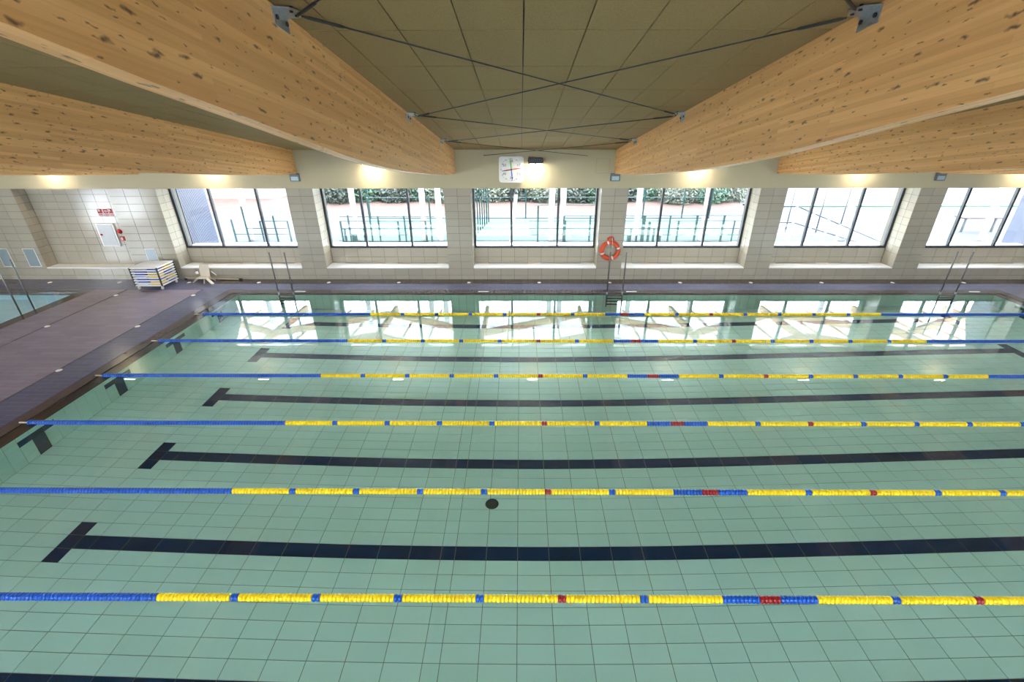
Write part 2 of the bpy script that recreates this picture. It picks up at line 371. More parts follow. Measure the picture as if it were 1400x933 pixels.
# windows
for k in range(7):
    x0 = WINS[k]; x1 = x0+WINW; t = 0.07
    wnd = thing('window_%d' % (k+1), None, None, (x0, YG, ZF), kind='structure')
    f = MB()
    zt = ZT+0.05
    f.box((0, -0.04, 0), (WINW, 0.05, 0.075)); f.box((0, -0.04, 0.075), (t, 0.05, zt-ZF)); f.box((WINW-t, -0.04, 0.075), (WINW, 0.05, zt-ZF)); f.box((t, -0.04, zt-ZF-0.06), (WINW-t, 0.05, zt-ZF))
    f.build('window_frame', 'dark_frame', wnd)
    for mx_ in (1.33, 2.95): MB().box((mx_-0.035, -0.045, 0.075), (mx_+0.035, 0.05, zt-ZF-0.06)).build('mullion', 'dark_frame', wnd)
    for a, b in ((t, 1.295), (1.365, 2.915), (2.985, WINW-t)): MB().box((a, 0.0, 0.075), (b, 0.008, zt-ZF-0.06)).build('pane', 'window_glass', wnd)
    MB().box((x0-0.05, YG+0.055, 0.9), (x1+0.05, 17.0, ZF+0.02)).build('trim_%d' % (k+21), 'white_sill', kind='structure')

# ---- side and back walls
mb = MB(); mb.box((XL-0.3, YB-0.3, -0.3), (XL, 16.75, 0.3)); mb.box((XL-0.3, YB-0.3, 2.2), (XL, 16.75, 9))
for a, b in ((YB-0.3, 5.9), (8.0, 8.5), (10.6, 16.75)): mb.box((XL-0.3, a, 0.3), (XL, b, 2.2))
mb.build('wall_left', 'paint', kind='structure')
MB().box((XR, YB-0.3, -0.3), (XR+0.3, 16.75, 9)).build('wall_right', 'paint', kind='structure')
mb = MB(); bw = [(-9.8+5.18*k, -9.8+5.18*k+4.6) for k in range(9)]
Z0B, Z1B = 2.5, 3.65
mb.box((XL, YB-0.3, -0.3), (XR, YB, Z0B)); mb.box((XL, YB-0.3, Z1B), (XR, YB, 9))
last = XL
for a, b in bw:
    if b > XR: break
    mb.box((last, YB-0.3, Z0B), (a, YB, Z1B)); last = b
mb.box((last, YB-0.3, Z0B), (XR, YB, Z1B))
mb.build('wall_back', 'paint', kind='structure')

# ---- ceiling with its wood-wool panels
sl = Vector((0, 1, -0.17)).normalized(); nrm = Vector((0, -0.17, -1)).normalized()
mb = MB(); y0, y1 = YB, 16.3
mb.prism([(XL, y0, ZC(y0)+0.035), (XL, y1, ZC(y1)+0.035), (XL, y1, ZC(y1)+0.35), (XL, y0, ZC(y0)+0.35)], (XR-XL, 0, 0))
ceil_o = mb.build('ceiling', 'drain_dark', kind='structure')
its = []
PX0, PY0, PW, PL = 8.92, 5.373, 0.605, 1.2255
for i in range(-36, 42):
    x = PX0+PW*i
    if x+PW < XL or x > XR: continue
    for j in range(-8, 9):
        ya = PY0+PL*j; yb_ = min(ya+PL, W-0.02)
        if yb_-ya < 0.1 or ya < YB: continue
        gp = 0.006; gy = 0.011
        o = Vector((x+gp, ya+gy, ZC(ya+gy)+0.03)); e = Vector((x+gp, yb_-gy, ZC(yb_-gy)+0.03))
        its.append((e, (PW-2*gp)*Vector((1,0,0)), o-e, nrm, 'ceiling_panel'))
tiles(ceil_o, 'ceiling_panel', 'ceiling_panel', its, 0.03)

# ---- glulam beams
BOT = [(15.8,3.57),(14.5,3.70),(13,3.86),(11.6,4.03),(10.2,4.215),(9,4.375),(8,4.525),(7,4.69),(6,4.875),(5,5.085),(4,5.30),(3,5.505),(2.2,5.685),(1,5.93),(-0.5,6.18),(-2,6.38),(YB,6.55)]
T_B = 0.16
def beam(x0, x1, label):
    me = bpy.data.meshes.new('glulam_beam'); bm = bmesh.new(); uvl = bm.loops.layers.uv.new('UVMap')
    prof = [(y, z) for y, z in BOT]+[(YB, ZC(YB)+0.033), (W, ZC(W)+0.033)]
    def face(pts, uvs):
        vs = [bm.verts.new(p) for p in pts]; f = bm.faces.new(vs)
        for lp, q in zip(f.loops, uvs): lp[uvl].uv = q
    uvf = lambda y, z: (y, ZC(y)-z)
    face([(x0, y, z) for y, z in prof], [uvf(y, z) for y, z in prof])
    face([(x1, y, z) for y, z in reversed(prof)], [(y, ZC(y)-z+7.3) for y, z in reversed(prof)])
    n = len(prof)
    for k in range(n):
        a, b = prof[k], prof[(k+1) % n]
        face([(x0, *b), (x0, *a), (x1, *a), (x1, *b)], [(b[0], 4.0), (a[0], 4.0), (a[0], 4.0+x1-x0), (b[0], 4.0+x1-x0)])
    bmesh.ops.remove_doubles(bm, verts=bm.verts, dist=1e-5); bmesh.ops.recalc_face_normals(bm, faces=bm.faces)
    bm.to_mesh(me); bm.free(); me.materials.append(MAT['glulam'])
    return link(bpy.data.objects.new('glulam_beam', me), None, label, 'beam', 'curved timber roof beams')
BEAMS = [(-8.10,-7.94,'curved timber roof beam over the small pale blue pool'), (-3.005,-2.845,'curved timber roof beam above the kickboard trolley'), (2.118,2.278,'curved timber roof beam between first and second windows, emergency light under its end'),
         (7.245,7.405,'curved timber roof beam ending at the pillar left of the wall clock'), (12.513,12.673,'curved timber roof beam ending above the orange life ring'),
         (17.709,17.869,'curved timber roof beam ending at the pillar between fourth and fifth windows'), (22.885,23.045,'curved timber roof beam above the ladder near the sixth window'), (28.07,28.23,'curved timber roof beam beyond the last window of the long wall')]
for b in BEAMS: beam(*b)

# ================================================================== POOL AND DECK
PWL, PWR, PWF, PWN = 0.22, 24.90, 14.29, 1.29
DEP = [(0.2,1.27),(2.5,1.39),(4.5,1.44),(6.8,1.49),(10,1.51),(12,1.49),(15,1.43),(19.3,1.33),(25,1.21)]
def depth(x):
    for (a, da), (b, db) in zip(DEP[:-1], DEP[1:]):
        if x <= b: return da+(db-da)*(x-a)/(b-a)
    return DEP[-1][1]
DZ = 0.012
mb = MB()                                   # basin shell behind the tiles
for (a, da), (b, db) in zip(DEP[:-1], DEP[1:]):
    a = max(a, PWL-0.01); b = min(b, PWR+0.01)
    mb.prism([(a, PWN, -depth(a)-g), (b, PWN, -depth(b)-g), (b, PWN, -2.2), (a, PWN, -2.2)], (0, PWF-PWN, 0))
basin = mb.build('pool_basin_floor', 'pool_grout', kind='structure')
mb = MB()
mb.box((PWL-0.30, PWN-0.3, -2.2), (PWL-g, PWF+0.3, -0.05)); mb.box((PWR+g, PWN-0.3, -2.2), (PWR+0.30, PWF+0.3, -0.05))
mb.box((PWL-g, PWF+g, -2.2), (PWR+g, PWF+0.3, -0.05)); mb.box((PWL-g, PWN-0.3, -2.2), (PWR+g, PWN-g, -0.05))
basin_w = mb.build('pool_basin_wall', 'pool_grout', kind='structure')
# floor tiles, lane lines and T marks are tiles of another colour
xj = [PWL+0.005+0.5*k for k in range(17)]; xj[0] = PWL
xj = [PWL]+[0.23+0.5*k for k in range(1, 17)]+[8.455+0.5*k for k in range(0, 33)]+[PWR]
TL, TR = (2.23, 2.48), (22.65, 22.90)
lines = [3.04+2.0*k for k in range(6)]
its = []
for r in range(0, 52):
    ya = PWN+0.25*r; yb_ = ya+0.25; yc = (ya+yb_)/2
    on_line = any(abs(yc-(q+0.125)) < 0.02 for q in lines)
    on_bar = any(abs(yc-(q+0.125)) < 0.45 for q in lines)
    js = list(xj)
    if on_line or on_bar:
        js = sorted(set(js+[TL[0], TL[1], TR[0], TR[1]])); js = [j for k, j in enumerate(js) if k == 0 or j-js[k-1] > 0.02]
    for a, b in zip(js[:-1], js[1:]):
        xc = (a+b)/2; dark = (on_bar and (TL[0] < xc < TL[1] or TR[0] < xc < TR[1])) or (on_line and TL[1] < xc < TR[0])
        za, zb = -depth(a), -depth(b); jj = 0.009
        o = Vector((a+jj/2, ya+jj/2, za-g)); u = Vector((b-a-jj, 0, zb-za)); n = Vector((0,1,0)).cross(-u).normalized()
        its.append((o, u, (0, 0.25-jj, 0), Vector((-(zb-za)/(b-a), 0, 1)), 'navy_tile' if dark else 'pool_tile'))
tiles(basin, 'pool_floor_tile', 'pool_tile', its, g)
# basin wall tiles
its = []
def basin_side(x, sgn):
    for r in range(52):
        ya = PWN+0.25*r; yc = ya+0.125
        zs = [-0.05, -0.25, -0.5, -1.0, -depth(x)]
        for z1, z0 in zip(zs[:-1], zs[1:]):
            zc = (z0+z1)/2
            bar = any(abs(yc-(q+0.125)) < 0.3 for q in lines) and -0.5 < zc < -0.25
            stem = any(abs(yc-(q+0.125)) < 0.02 for q in lines) and zc < -0.25
            its.append(((x-sgn*g, ya+0.004, z0+0.004), (0, 0.242, 0), (0, 0, z1-z0-0.008), (sgn, 0, 0), 'navy_tile' if bar or stem else 'pool_tile'))
basin_side(PWL, 1); basin_side(PWR, -1)
xx = PWL
while xx < PWR-0.05:
    for z1, z0 in ((-0.05, -0.5), (-0.5, -1.0), (-1.0, -depth(xx))):
        its.append(((xx+0.004, PWF+g, z0+0.004), (min(0.25, PWR-xx)-0.008, 0, 0), (0, 0, z1-z0-0.008), (0, -1, 0), 'pool_tile'))
    xx += 0.25
tiles(basin_w, 'pool_wall_tile', 'pool_tile', its, g, 300)
# drain in the basin floor
dr = thing('floor_drain', 'round dark drain grate sunk in the pool floor tiles', 'drain', (8.99, 6.17, -depth(8.99)))
lathe([(0, 0.012), (0.09, 0.012), (0.11, 0.008), (0.12, 0.0)], 24).build('drain_ring', 'cable_dark', dr)
for k in range(5): MB().box((-0.07, -0.062+0.028*k, 0.012), (0.07, -0.05+0.028*k, 0.018)).build('grate_bar', 'fence_green', dr)

# water
RX0, RX1, RYF = -0.06, 25.18, 14.40
wm_ = MB(); nx_, ny_ = 1, 1
wm_.quad([(RX0, PWN-0.25, 0), (RX1, PWN-0.25, 0), (RX1, RYF, 0), (RX0, RYF, 0)])
wm_.build('pool_water', 'pool_water', label='clear still water filling the lane pool', cat='water', kind='stuff')
# rim: dark overflow tiles, partly under water
DX0, DX1, DYF = -0.33, 25.45, 14.71
mb = MB()
mb.box((DX0, PWN-0.5, -0.3), (RX0, DYF, DZ-0.004)); mb.box((RX1, PWN-0.5, -0.3), (DX1, DYF, DZ-0.004)); mb.box((RX0, RYF, -0.3), (RX1, DYF, DZ-0.004)); mb.box((RX0, PWN-0.5, -0.3), (RX1, PWN-0.25, DZ-0.004))
mb.build('trim_40', 'rim_dark', kind='structure')
mb = MB()
mb.box((RX0, PWN-0.25, -0.0495), (PWL, RYF, -0.045)); mb.box((PWR, PWN-0.25, -0.0495), (RX1, RYF, -0.045)); mb.box((PWL, PWF, -0.0495), (PWR, RYF, -0.045)); mb.box((PWL, PWN-0.25, -0.0495), (PWR, PWN, -0.045))
mb.build('trim_41', 'rim_dark', kind='structure')
# deck
C1, C2, KE = -1.20, -3.74, -4.83
KX0, KX1, KYN, KYF = -9.6, -5.22, 4.0, 14.46     # small pool
mb = MB()
dz0 = -0.3
mb.box((C2+0.03, PWN-0.5, dz0), (C1-0.03, DYF, DZ)); mb.box((KE, PWN-0.5, dz0), (C2-0.03, DYF, DZ))
mb.box((XL, YB, dz0), (XR, PWN-0.5, DZ))
mb.box((XL, PWN-0.5, dz0), (KX0-0.4, DYF, DZ)); mb.box((KX0-0.4, PWN-0.5, dz0), (KE, KYN-0.4, DZ))
mb.build('pool_deck', 'deck_tile', kind='structure')
mb = MB(); mb.box((C1+0.03, PWN-0.5, dz0), (DX0, DYF, DZ)); mb.box((C1+0.03, DYF, dz0), (XR, 15.30, DZ)); mb.box((XL, DYF, dz0), (C1+0.03, W+g, DZ)); mb.box((DX1, PWN-0.5, dz0), (XR, DYF, DZ)); mb.build('pool_surround', 'deck_blue', kind='structure')
MB().box((C1+0.03, 15.30, dz0), (XR, W+g, DZ)).build('wall_gutter_strip', 'deck_brown', kind='structure')
for i, (c, wd) in enumerate(((C1, 0.03), (C2, 0.03))):
    MB().box((c-wd, PWN-0.5, dz0), (c+wd, DYF, DZ-0.012)).build('trim_%d' % (42+i), 'drain_dark', kind='structure')
# ---- small pool
mb = MB()
mb.box((KX0-0.4, KYN-0.4, dz0), (KX0, DYF, DZ-0.004)); mb.box((KX1, KYN-0.4, dz0), (KE, DYF, DZ-0.004)); mb.box((KX0, KYF, dz0), (KX1, DYF, DZ-0.004)); mb.box((KX0, KYN-0.4, dz0), (KX1, KYN, DZ-0.004))
mb.build('trim_44', 'rim_dark', kind='structure')
kb = MB().box((KX0, KYN, -1.3), (KX1, KYF, -0.90-g)); kb = kb.build('small_pool_floor', 'pool_grout', kind='structure')
its = []
for i in range(13):
    for j in range(42): its.append(((KX1-0.5*(i+1)+0.004, KYF-0.25*(j+1)+0.004, -0.90-g), (0.492, 0, 0), (0, 0.242, 0), (0, 0, 1), 'kids_tile'))
tiles(kb, 'small_pool_tile', 'kids_tile', its, g, 120)
mb = MB(); mb.box((KX0-0.2, KYN, -1.3), (KX0, KYF, dz0)); mb.box((KX1, KYN, -1.3), (KX1+0.2, KYF, dz0)); mb.box((KX0, KYF, -1.3), (KX1, KYF+0.2, dz0)); mb.box((KX0, KYN-0.2, -1.3), (KX1, KYN, dz0))
mb.build('small_pool_wall', 'kids_tile', kind='structure')
MB().quad([(KX0, KYN, -0.01), (KX1, KYN, -0.01), (KX1, KYF, -0.01), (KX0, KYF, -0.01)]).build('small_pool_water', 'kids_water', label='pale blue water in the small pool by the left wall', cat='water', kind='stuff')

# ================================================================== LANE ROPES
def disc_mesh(name, n, mat, seg=12):
    mb = MB(); p = 0.05
    for k in range(n):
        x = k*p; prof = [(0.020, 0.001), (0.040, 0.004), (0.0465, 0.014), (0.0475, 0.025), (0.0465, 0.036), (0.040, 0.046), (0.020, 0.049)]
        l_ = lathe([(r, x+h) for r, h in prof], seg, 'X'); b = len(mb.v); mb.v += l_.v; mb.f += [tuple(q+b for q in f) for f in l_.f]; mb.mi += l_.mi; mb.sm += l_.sm
    return mb.mesh(name, mat)
RUN = {}
for n_, m_ in ((99, 'blue_float'), (18, 'yellow_float'), (2, 'blue_float'), (2, 'red_float'), (9, 'blue_float'), (5, 'red_float')): RUN[(n_, m_)] = disc_mesh('float_run', n_, m_)
SEQ = [(99, 'blue_float')]
for q in 'BBBBRB': SEQ += [(18, 'yellow_float'), (2, 'red_float' if q == 'R' else 'blue_float')]
SEQ += [(18, 'yellow_float'), (9, 'blue_float'), (5, 'red_float'), (9, 'blue_float')]
for q in 'BRBBBB': SEQ += [(18, 'yellow_float'), (2, 'red_float' if q == 'R' else 'blue_float')]
SEQ += [(18, 'yellow_float'), (99, 'blue_float')]
ordn = ['closest to the window wall', 'second from the window wall', 'third from the window wall', 'fourth from the window wall', 'fifth from the window wall', 'farthest from the window wall']
for k, dx in enumerate((0.055, -0.015, -0.025, -0.02, -0.045, 0.03)):
    y = 3.69503+1.778808*(5-k)
    rp = thing('lane_rope', 'floating lane rope of blue and yellow discs, '+ordn[k], 'lane rope', (0, y, 0.018), 'lane ropes across the pool')
    x = 5.025+dx-99*0.05
    MB().tube([(-0.10, 0, 0), (25.20, 0, 0)], 0.007, 6).build('cable', 'steel', rp)
    for sgn, xe in ((1, -0.10), (-1, 25.20)):
        MB().tube([(xe+sgn*0.13, 0, 0), (xe+sgn*0.10, 0, 0), (xe-sgn*0.02, 0, 0.0)], [0.010, 0.016, 0.016], 8).build('tensioner', 'beige_pole', rp)
    for n_, m_ in SEQ:
        o = bpy.data.objects.new('float_run', RUN[(n_, m_)]); link(o, rp); o.location = (x, 0, 0); x += n_*0.05

# ================================================================== LADDERS
def ladder(x0, x1, y, h, label, along='x', loc=None):
    t = thing('pool_ladder', label, 'ladder', (x0, y, 0.0), 'steel pool ladders')
    L = x1-x0
    for xx in (0, L):
        MB().tube([(xx, 0, -1.05), (xx, 0, h-0.01), (xx, 0, h)], [0.021, 0.021, 0.015], 10).build('rail', 'steel', t)
        MB().tube([(xx, 0, DZ-0.01), (xx, 0, 0.10)], 0.027, 10).build('sleeve', 'galvanised', t)
    for z in (-0.06, -0.32, -0.58, -0.84): MB().box((0.015, -0.045, z-0.012), (L-0.015, 0.045, z+0.012)).build('tread', 'black_plastic', t)
    return t
ladder(1.60, 2.08, 14.25, 1.42, 'steel pool ladder with tall rails in front of the first window')
ladder(12.31, 12.81, 14.25, 1.43, 'steel pool ladder with tall rails in front of the life ring')
ladder(23.09, 23.58, 14.25, 1.45, 'steel pool ladder with tall rails in front of the sixth window')
t = thing('pool_ladder', 'steel ladder with tall rails at the edge of the small pale blue pool', 'ladder', (-5.24, 12.56, 0), 'steel pool ladders')
for yy in (0, 0.41):
    MB().tube([(0, yy, -0.75), (0, yy, 1.55), (0, yy, 1.56)], [0.021, 0.021, 0.015], 10).build('rail', 'steel', t)
for z in (-0.08, -0.34, -0.60): MB().box((-0.045, 0.015, z-0.012), (0.045, 0.395, z+0.012)).build('tread', 'black_plastic', t)

# floor discs
disc = lathe([(0, 0.010), (0.052, 0.010), (0.062, 0.006), (0.066, 0.0)], 20).mesh('floor_disc', 'white_plastic')
for k in range(-4, 12):
    o = bpy.data.objects.new('floor_disc', disc); link(o, None, 'small white disc set in the deck along the window wall', 'floor disc', 'white discs along the window wall'); o.location = (0.33+2.455*k, 15.45, DZ-0.001)
for x, lab in ((-1.17, 'small white disc set in the deck gutter by the lane pool'), (-3.70, 'small white disc set in the deck gutter by the small pool')):
    for k in range(5):
        o = bpy.data.objects.new('floor_disc', disc); link(o, None, lab, 'floor disc', 'white discs in the gutter at x %.0f' % abs(x) if False else ('white discs in the lane pool gutter' if x > -2 else 'white discs in the small pool gutter')); o.location = (x, 14.18-2.455*k, DZ-0.001)
for k, x in enumerate((2.0, 8.1, 13.0, 24.3)):
    o = MB().box((x, 14.52, DZ-0.004), (x+0.34, 14.57, DZ+0.002)).build('overflow_inlet', 'white_plastic', None, label='small white slot plate in the dark pool rim, '+('beside the first window ladder', 'left of the wall clock', 'right of the life ring ladder', 'right of the sixth window ladder')[k], cat='slot plate', group='slot plates in the rim')

# ================================================================== ROOF BRACING
YBK = (0.1, 4.85, 9.60, 13.25)
def zb(y): return ZC(y)-0.10
bx_ = {}
for side, X, sg in (('left', 7.405, 1), ('right', 12.513, -1)):
    for y in YBK[1:]:
        t = thing('brace_bracket', 'galvanised steel angle bracket bolted to the beam %s the wall clock, %s' % ('left of' if side == 'left' else 'right of', {4.85: 'highest of three', 9.60: 'middle of three', 13.25: 'lowest of three'}[y]), 'bracket', (X, y, ZC(y)), 'bracing brackets under the ceiling')
        s2 = -0.17
        P = lambda yy, zz: (0, yy, zz+s2*yy)
        MB().prism([P(-0.13, -0.02), P(0.13, -0.02), P(0.13, -0.15), P(-0.13, -0.15)], (sg*0.010, 0, 0)).build('side_plate', 'galvanised', t)
        MB().prism([(0, -0.13, -0.02+0.022), (sg*0.14, -0.10, -0.02+0.017), (sg*0.20, 0.0, -0.02), (sg*0.14, 0.10, -0.02-0.017), (0, 0.13, -0.02-0.022)], (0, 0, -0.012)).build('gusset', 'galvanised', t)
        for q in (-0.085, 0.085): MB().tube([(sg*0.010, q, -0.085-0.17*q), (sg*0.024, q, -0.085-0.17*q)], 0.020, 6).build('bolt', 'cable_dark', t)
        for q in (-0.05, 0.05): MB().tube([(sg*0.13, q, -0.045-0.17*q), (sg*0.13, q, 0.005-0.17*q)], 0.016, 6).build('pin', 'cable_dark', t)
def rod(a, b, label, fa=True, fb=True):
    t = thing('bracing_rod', label, 'rod', a, 'diagonal roof bracing rods'); v = Vector(b)-Vector(a); d = v.normalized()
    MB().tube([(0,0,0), v], 0.0075, 8).build('rod', 'cable_dark', t)
    if fa: MB().tube([d*0.02, d*0.06, d*0.36, d*0.40], [0.010, 0.0145, 0.0145, 0.009], 8).build('turnbuckle', 'cable_dark', t)
    if fb: MB().tube([v-d*0.02, v-d*0.06, v-d*0.36, v-d*0.40], [0.010, 0.0145, 0.0145, 0.009], 8).build('turnbuckle', 'cable_dark', t)
a_, b_ = 7.405+0.17, 12.513-0.17
nm = ['', 'highest pair', 'middle pair', 'lowest pair']
for k in range(3):
    y0_, y1_ = YBK[k], YBK[k+1]
    rod((a_, y0_+0.05, ZC(y0_)-0.045), (b_, y1_-0.05, ZC(y1_)-0.030), 'thin dark steel bracing rod falling to the right under the ceiling, '+('highest' if k == 0 else 'middle' if k == 1 else 'lower')+' cross')
    rod((b_, y0_+0.05, ZC(y0_)-0.070), (a_, y1_-0.05, ZC(y1_)-0.060), 'thin dark steel bracing rod falling to the left under the ceiling, '+('highest' if k == 0 else 'middle' if k == 1 else 'lower')+' cross')
pl = on_plane(803.5, 213.2, 1, W-0.035); pr = on_plane(661, 212.8, 1, W-0.035)
rod((a_, 13.30, ZC(13.30)-0.045), tuple(pl), 'thin dark steel bracing rod reaching the wall right of the clock', fb=False)
rod((b_, 13.30, ZC(13.30)-0.072), tuple(pr), 'thin dark steel bracing rod reaching the wall left of the clock', fb=False)

# ================================================================== THINGS ON THE WINDOW WALL
WU = W-0.012
# pace clock
ck = thing('pace_clock', 'square white pace clock with four coloured hands on the wall', 'clock', (9.20, WU, 3.71))
HS = 0.395
def rrect(h, r, y, n=5):
    pts = []
    for cx_, cz_, a0 in ((h-r, h-r, 0), (-h+r, h-r, PI/2), (-h+r, -h+r, PI), (h-r, -h+r, 1.5*PI)):
        for k in range(n+1): a = a0+PI/2*k/n; pts.append((cx_+r*math.cos(a), y, cz_+r*math.sin(a)))
    return pts
MB().prism(rrect(HS, 0.09, 0), (0, -0.085, 0)).build('clock_case', 'white_plastic', ck)
MB().prism(rrect(HS-0.025, 0.075, -0.085), (0, -0.006, 0)).build('clock_face', 'sign_white', ck)
for k in range(60):
    a = 2*PI*k/60; r0, r1 = (0.315, 0.345) if k % 5 else (0.305, 0.348); hw = 0.0035 if k % 5 else 0.007
    d = Vector((math.sin(a), 0, math.cos(a))); s = Vector((math.cos(a), 0, -math.sin(a)))
    if k % 5 == 0:
        MB().obox(d*r0-s*hw+Vector((0, -0.0915, 0)), s*2*hw, d*(r1-r0), Vector((0, -0.002, 0))).build('tick', 'ink', ck)
tk = MB()
for k in range(60):
    if k % 5 == 0: continue
    a = 2*PI*k/60; d = Vector((math.sin(a), 0, math.cos(a))); s = Vector((math.cos(a), 0, -math.sin(a)))
    tk.obox(d*0.325-s*0.003+Vector((0, -0.0915, 0)), s*0.006, d*0.02, Vector((0, -0.002, 0)))
tk.build('minute_track', 'ink', ck, kind='stuff')
def text_mesh(s, size):
    c = bpy.data.curves.new('numeral', 'FONT'); c.body = s; c.size = size; c.align_x = 'CENTER'; c.align_y = 'CENTER'; c.extrude = 0.001
    o = bpy.data.objects.new('numeral', c); COL.objects.link(o)
    dg = bpy.context.evaluated_depsgraph_get(); dg.update()
    me = bpy.data.meshes.new_from_object(o.evaluated_get(dg)); bpy.data.objects.remove(o); bpy.data.curves.remove(c); return me
for k, s in enumerate(('60', '10', '20', '30', '40', '50')):
    me = text_mesh(s, 0.11); me.materials.clear(); me.materials.append(MAT['ink'])
    o = link(bpy.data.objects.new('numeral', me), ck); a = 2*PI*k/6; o.location = (0.255*math.sin(a), -0.093, 0.255*math.cos(a)); o.rotation_euler = (PI/2, 0, 0)
for deg, mt, ln in ((-7, 'hand_green', 0.345), (82, 'hand_red', 0.30), (174, 'hand_blue', 0.335), (261, 'hand_dark_red', 0.30)):
    a = math.radians(deg); d = Vector((math.sin(a), 0, math.cos(a))); s = Vector((math.cos(a), 0, -math.sin(a))); o = Vector((0, -0.096, 0))
    MB().prism([o-s*0.013, o-s*0.018+d*ln*0.5, o+d*ln-s*0.008, o+d*ln+s*0.008, o+s*0.018+d*ln*0.5, o+s*0.013], (0, -0.004, 0)).build('hand', mt, ck)
lathe([(0, -0.008), (0.022, -0.008), (0.026, 0.0)], 16, 'Y').build('hub', 'ink', ck).location = (0, -0.100, 0)
# floodlights
LAMPX = [9.965+5.2*k for k in range(-3, 4)]
llab = ['above the wall niche with the red signs', 'above the first window', 'above the second window', 'beside the pace clock', 'above the fourth window', 'above the fifth window', 'above the sixth window']
def lamp(x, lab):
    t = thing('floodlight', 'black twin floodlight shining down the wall, '+lab, 'lamp', (x, WU, 3.992), 'floodlights along the window wall')
    MB().box((-0.05, -0.23, -0.03), (0.05, 0.0, 0.03)).build('wall_arm', 'black_plastic', t)
    h = MB().prism([(-0.25, -0.22, 0), (-0.22, -0.22, 0.085), (0.22, -0.22, 0.085), (0.25, -0.22, 0), (0.22, -0.22, -0.085), (-0.22, -0.22, -0.085)], (0, -0.20, 0)).build('housing', 'black_plastic', t)
    for k in range(7): MB().box((-0.20+0.06*k, -0.425, -0.06), (-0.185+0.06*k, -0.42, 0.07)).build('fin', 'dark_frame', t)
    for s in (-0.11, 0.11):
        MB().prism([(s-0.09, -0.405, -0.086), (s+0.09, -0.405, -0.086), (s+0.09, -0.245, -0.086), (s-0.09, -0.245, -0.086)], (0, 0, -0.008)).build('lens', 'lamp_glow', t)
    ld = bpy.data.lights.new('flood_beam', 'SPOT'); ld.energy = 40; ld.color = (1.0, 0.80, 0.58); ld.spot_size = math.radians(150); ld.spot_blend = 1.0; ld.shadow_soft_size = 0.09
    lo = bpy.data.objects.new('flood_beam', ld); link(lo, t); lo.location = (0, -0.32, -0.13); lo.rotation_euler = (math.radians(-12), 0, 0)
for x, lab in zip(LAMPX, llab): lamp(x, lab)
# emergency lights
for x, lab in ((2.205, 'under the beam between first and second windows'), (12.545, 'above the life ring pillar'), (22.96, 'on the wall left of the sixth window')):
    t = thing('emergency_light', 'small grey emergency light box '+lab, 'emergency light', (x, WU, 3.465), 'emergency lights on the window wall')
    bevel(MB().box((-0.16, -0.07, -0.115), (0.16, 0, 0.115)).build('housing', 'light_housing', t), 0.02)
    MB().box((-0.115, -0.078, -0.085), (0.115, -0.069, 0.035)).build('diffuser', 'diffuser', t)
    MB().box((-0.16, -0.075, 0.115), (0.16, 0, 0.125)).build('cap', 'dark_frame', t)
# painted hatch by the right beam
t = thing('painted_hatch', 'square hatch panel painted like the wall beside a beam end', 'hatch', (12.12, WU, 3.81))
MB().box((-0.205, -0.008, -0.21), (0.205, 0, 0.21)).build('panel', 'paint', t)
MB().box((-0.22, -0.004, -0.225), (0.22, 0, 0.225)).build('frame', 'paint_line', t)
# life ring
lr = thing('life_ring', 'orange life ring with white bands hung on the tiled pillar', 'life ring', (12.575, W-0.006, 1.075))
R0, r0 = 0.275, 0.068
def torus_arc(a0, a1, R, r, n=40, seg=14):
    return MB().tube([(R*math.sin(a0+(a1-a0)*k/n), -r, R*math.cos(a0+(a1-a0)*k/n)) for k in range(n+1)], r, seg, caps=False)
torus_arc(0, 2*PI, R0, r0, 56).build('ring_body', 'orange_ring', lr)
for a in (math.radians(-18), math.radians(72), math.radians(160), math.radians(250)):
    torus_arc(a-0.10, a+0.10, R0, r0+0.004, 6).build('band', 'sign_white', lr)
pts = []
for k in range(61):
    a = 2*PI*k/60; pts.append((math.sin(a)*(R0+r0+0.012+0.012*math.cos(8*a)), -r0*1.1, math.cos(a)*(R0+r0+0.012+0.012*math.cos(8*a))))
MB().tube(pts, 0.008, 6, caps=False).build('grab_line', 'orange_ring', lr)
for k in range(4):
    q = [(0.05*math.cos(2*PI*j/20)*(1.9-0.15*k)+0.01*(k-1.5), -0.04-0.022*k, 0.385+0.075*math.sin(2*PI*j/20)+0.008*k) for j in range(21)]
    MB().tube(q, 0.017, 7, caps=False).build('rope_coil', 'orange_ring', lr)
MB().tube([(0.03, -0.15, 0.45), (0.055, -0.15, 0.25), (0.07, -0.15, 0.11)], 0.007, 6).build('throw_line', 'sign_white', lr)
MB().tube([(0, 0, 0.43), (0, -0.11, 0.43), (0, -0.125, 0.46)], 0.010, 6).build('hook', 'steel', lr)
# fire equipment in the niche
cab = thing('fire_cabinet', 'steel fire hose cabinet door with a red knob set in the tiled niche', 'cabinet', (-5.00, NY-0.003, 1.50))
MB().box((-0.31, -0.05, -0.40), (0.31, 0.0, 0.40)).build('cabinet_frame', 'white_plastic', cab)
dd = MB().box((-0.255, -0.062, -0.36), (0.255, -0.05, 0.36)).build('cabinet_door', 'cabinet_steel', cab)
lathe([(0, -0.035), (0.03, -0.03), (0.034, 0)], 14, 'Y').build('knob', 'sign_red', dd).location = (-0.20, -0.062, 0.02)
o = lathe([(0, -0.07), (0.05, -0.062), (0.078, -0.03), (0.085, 0)], 20, 'Y').build('alarm_bell', 'sign_red', None, label='round red alarm bell on the tiles beside the fire cabinet', cat='alarm'); o.location = (-4.575, NY-0.001, 1.62)
t = thing('call_point', 'small square red call point below the alarm bell', 'call point', (-4.535, NY-0.001, 1.375))
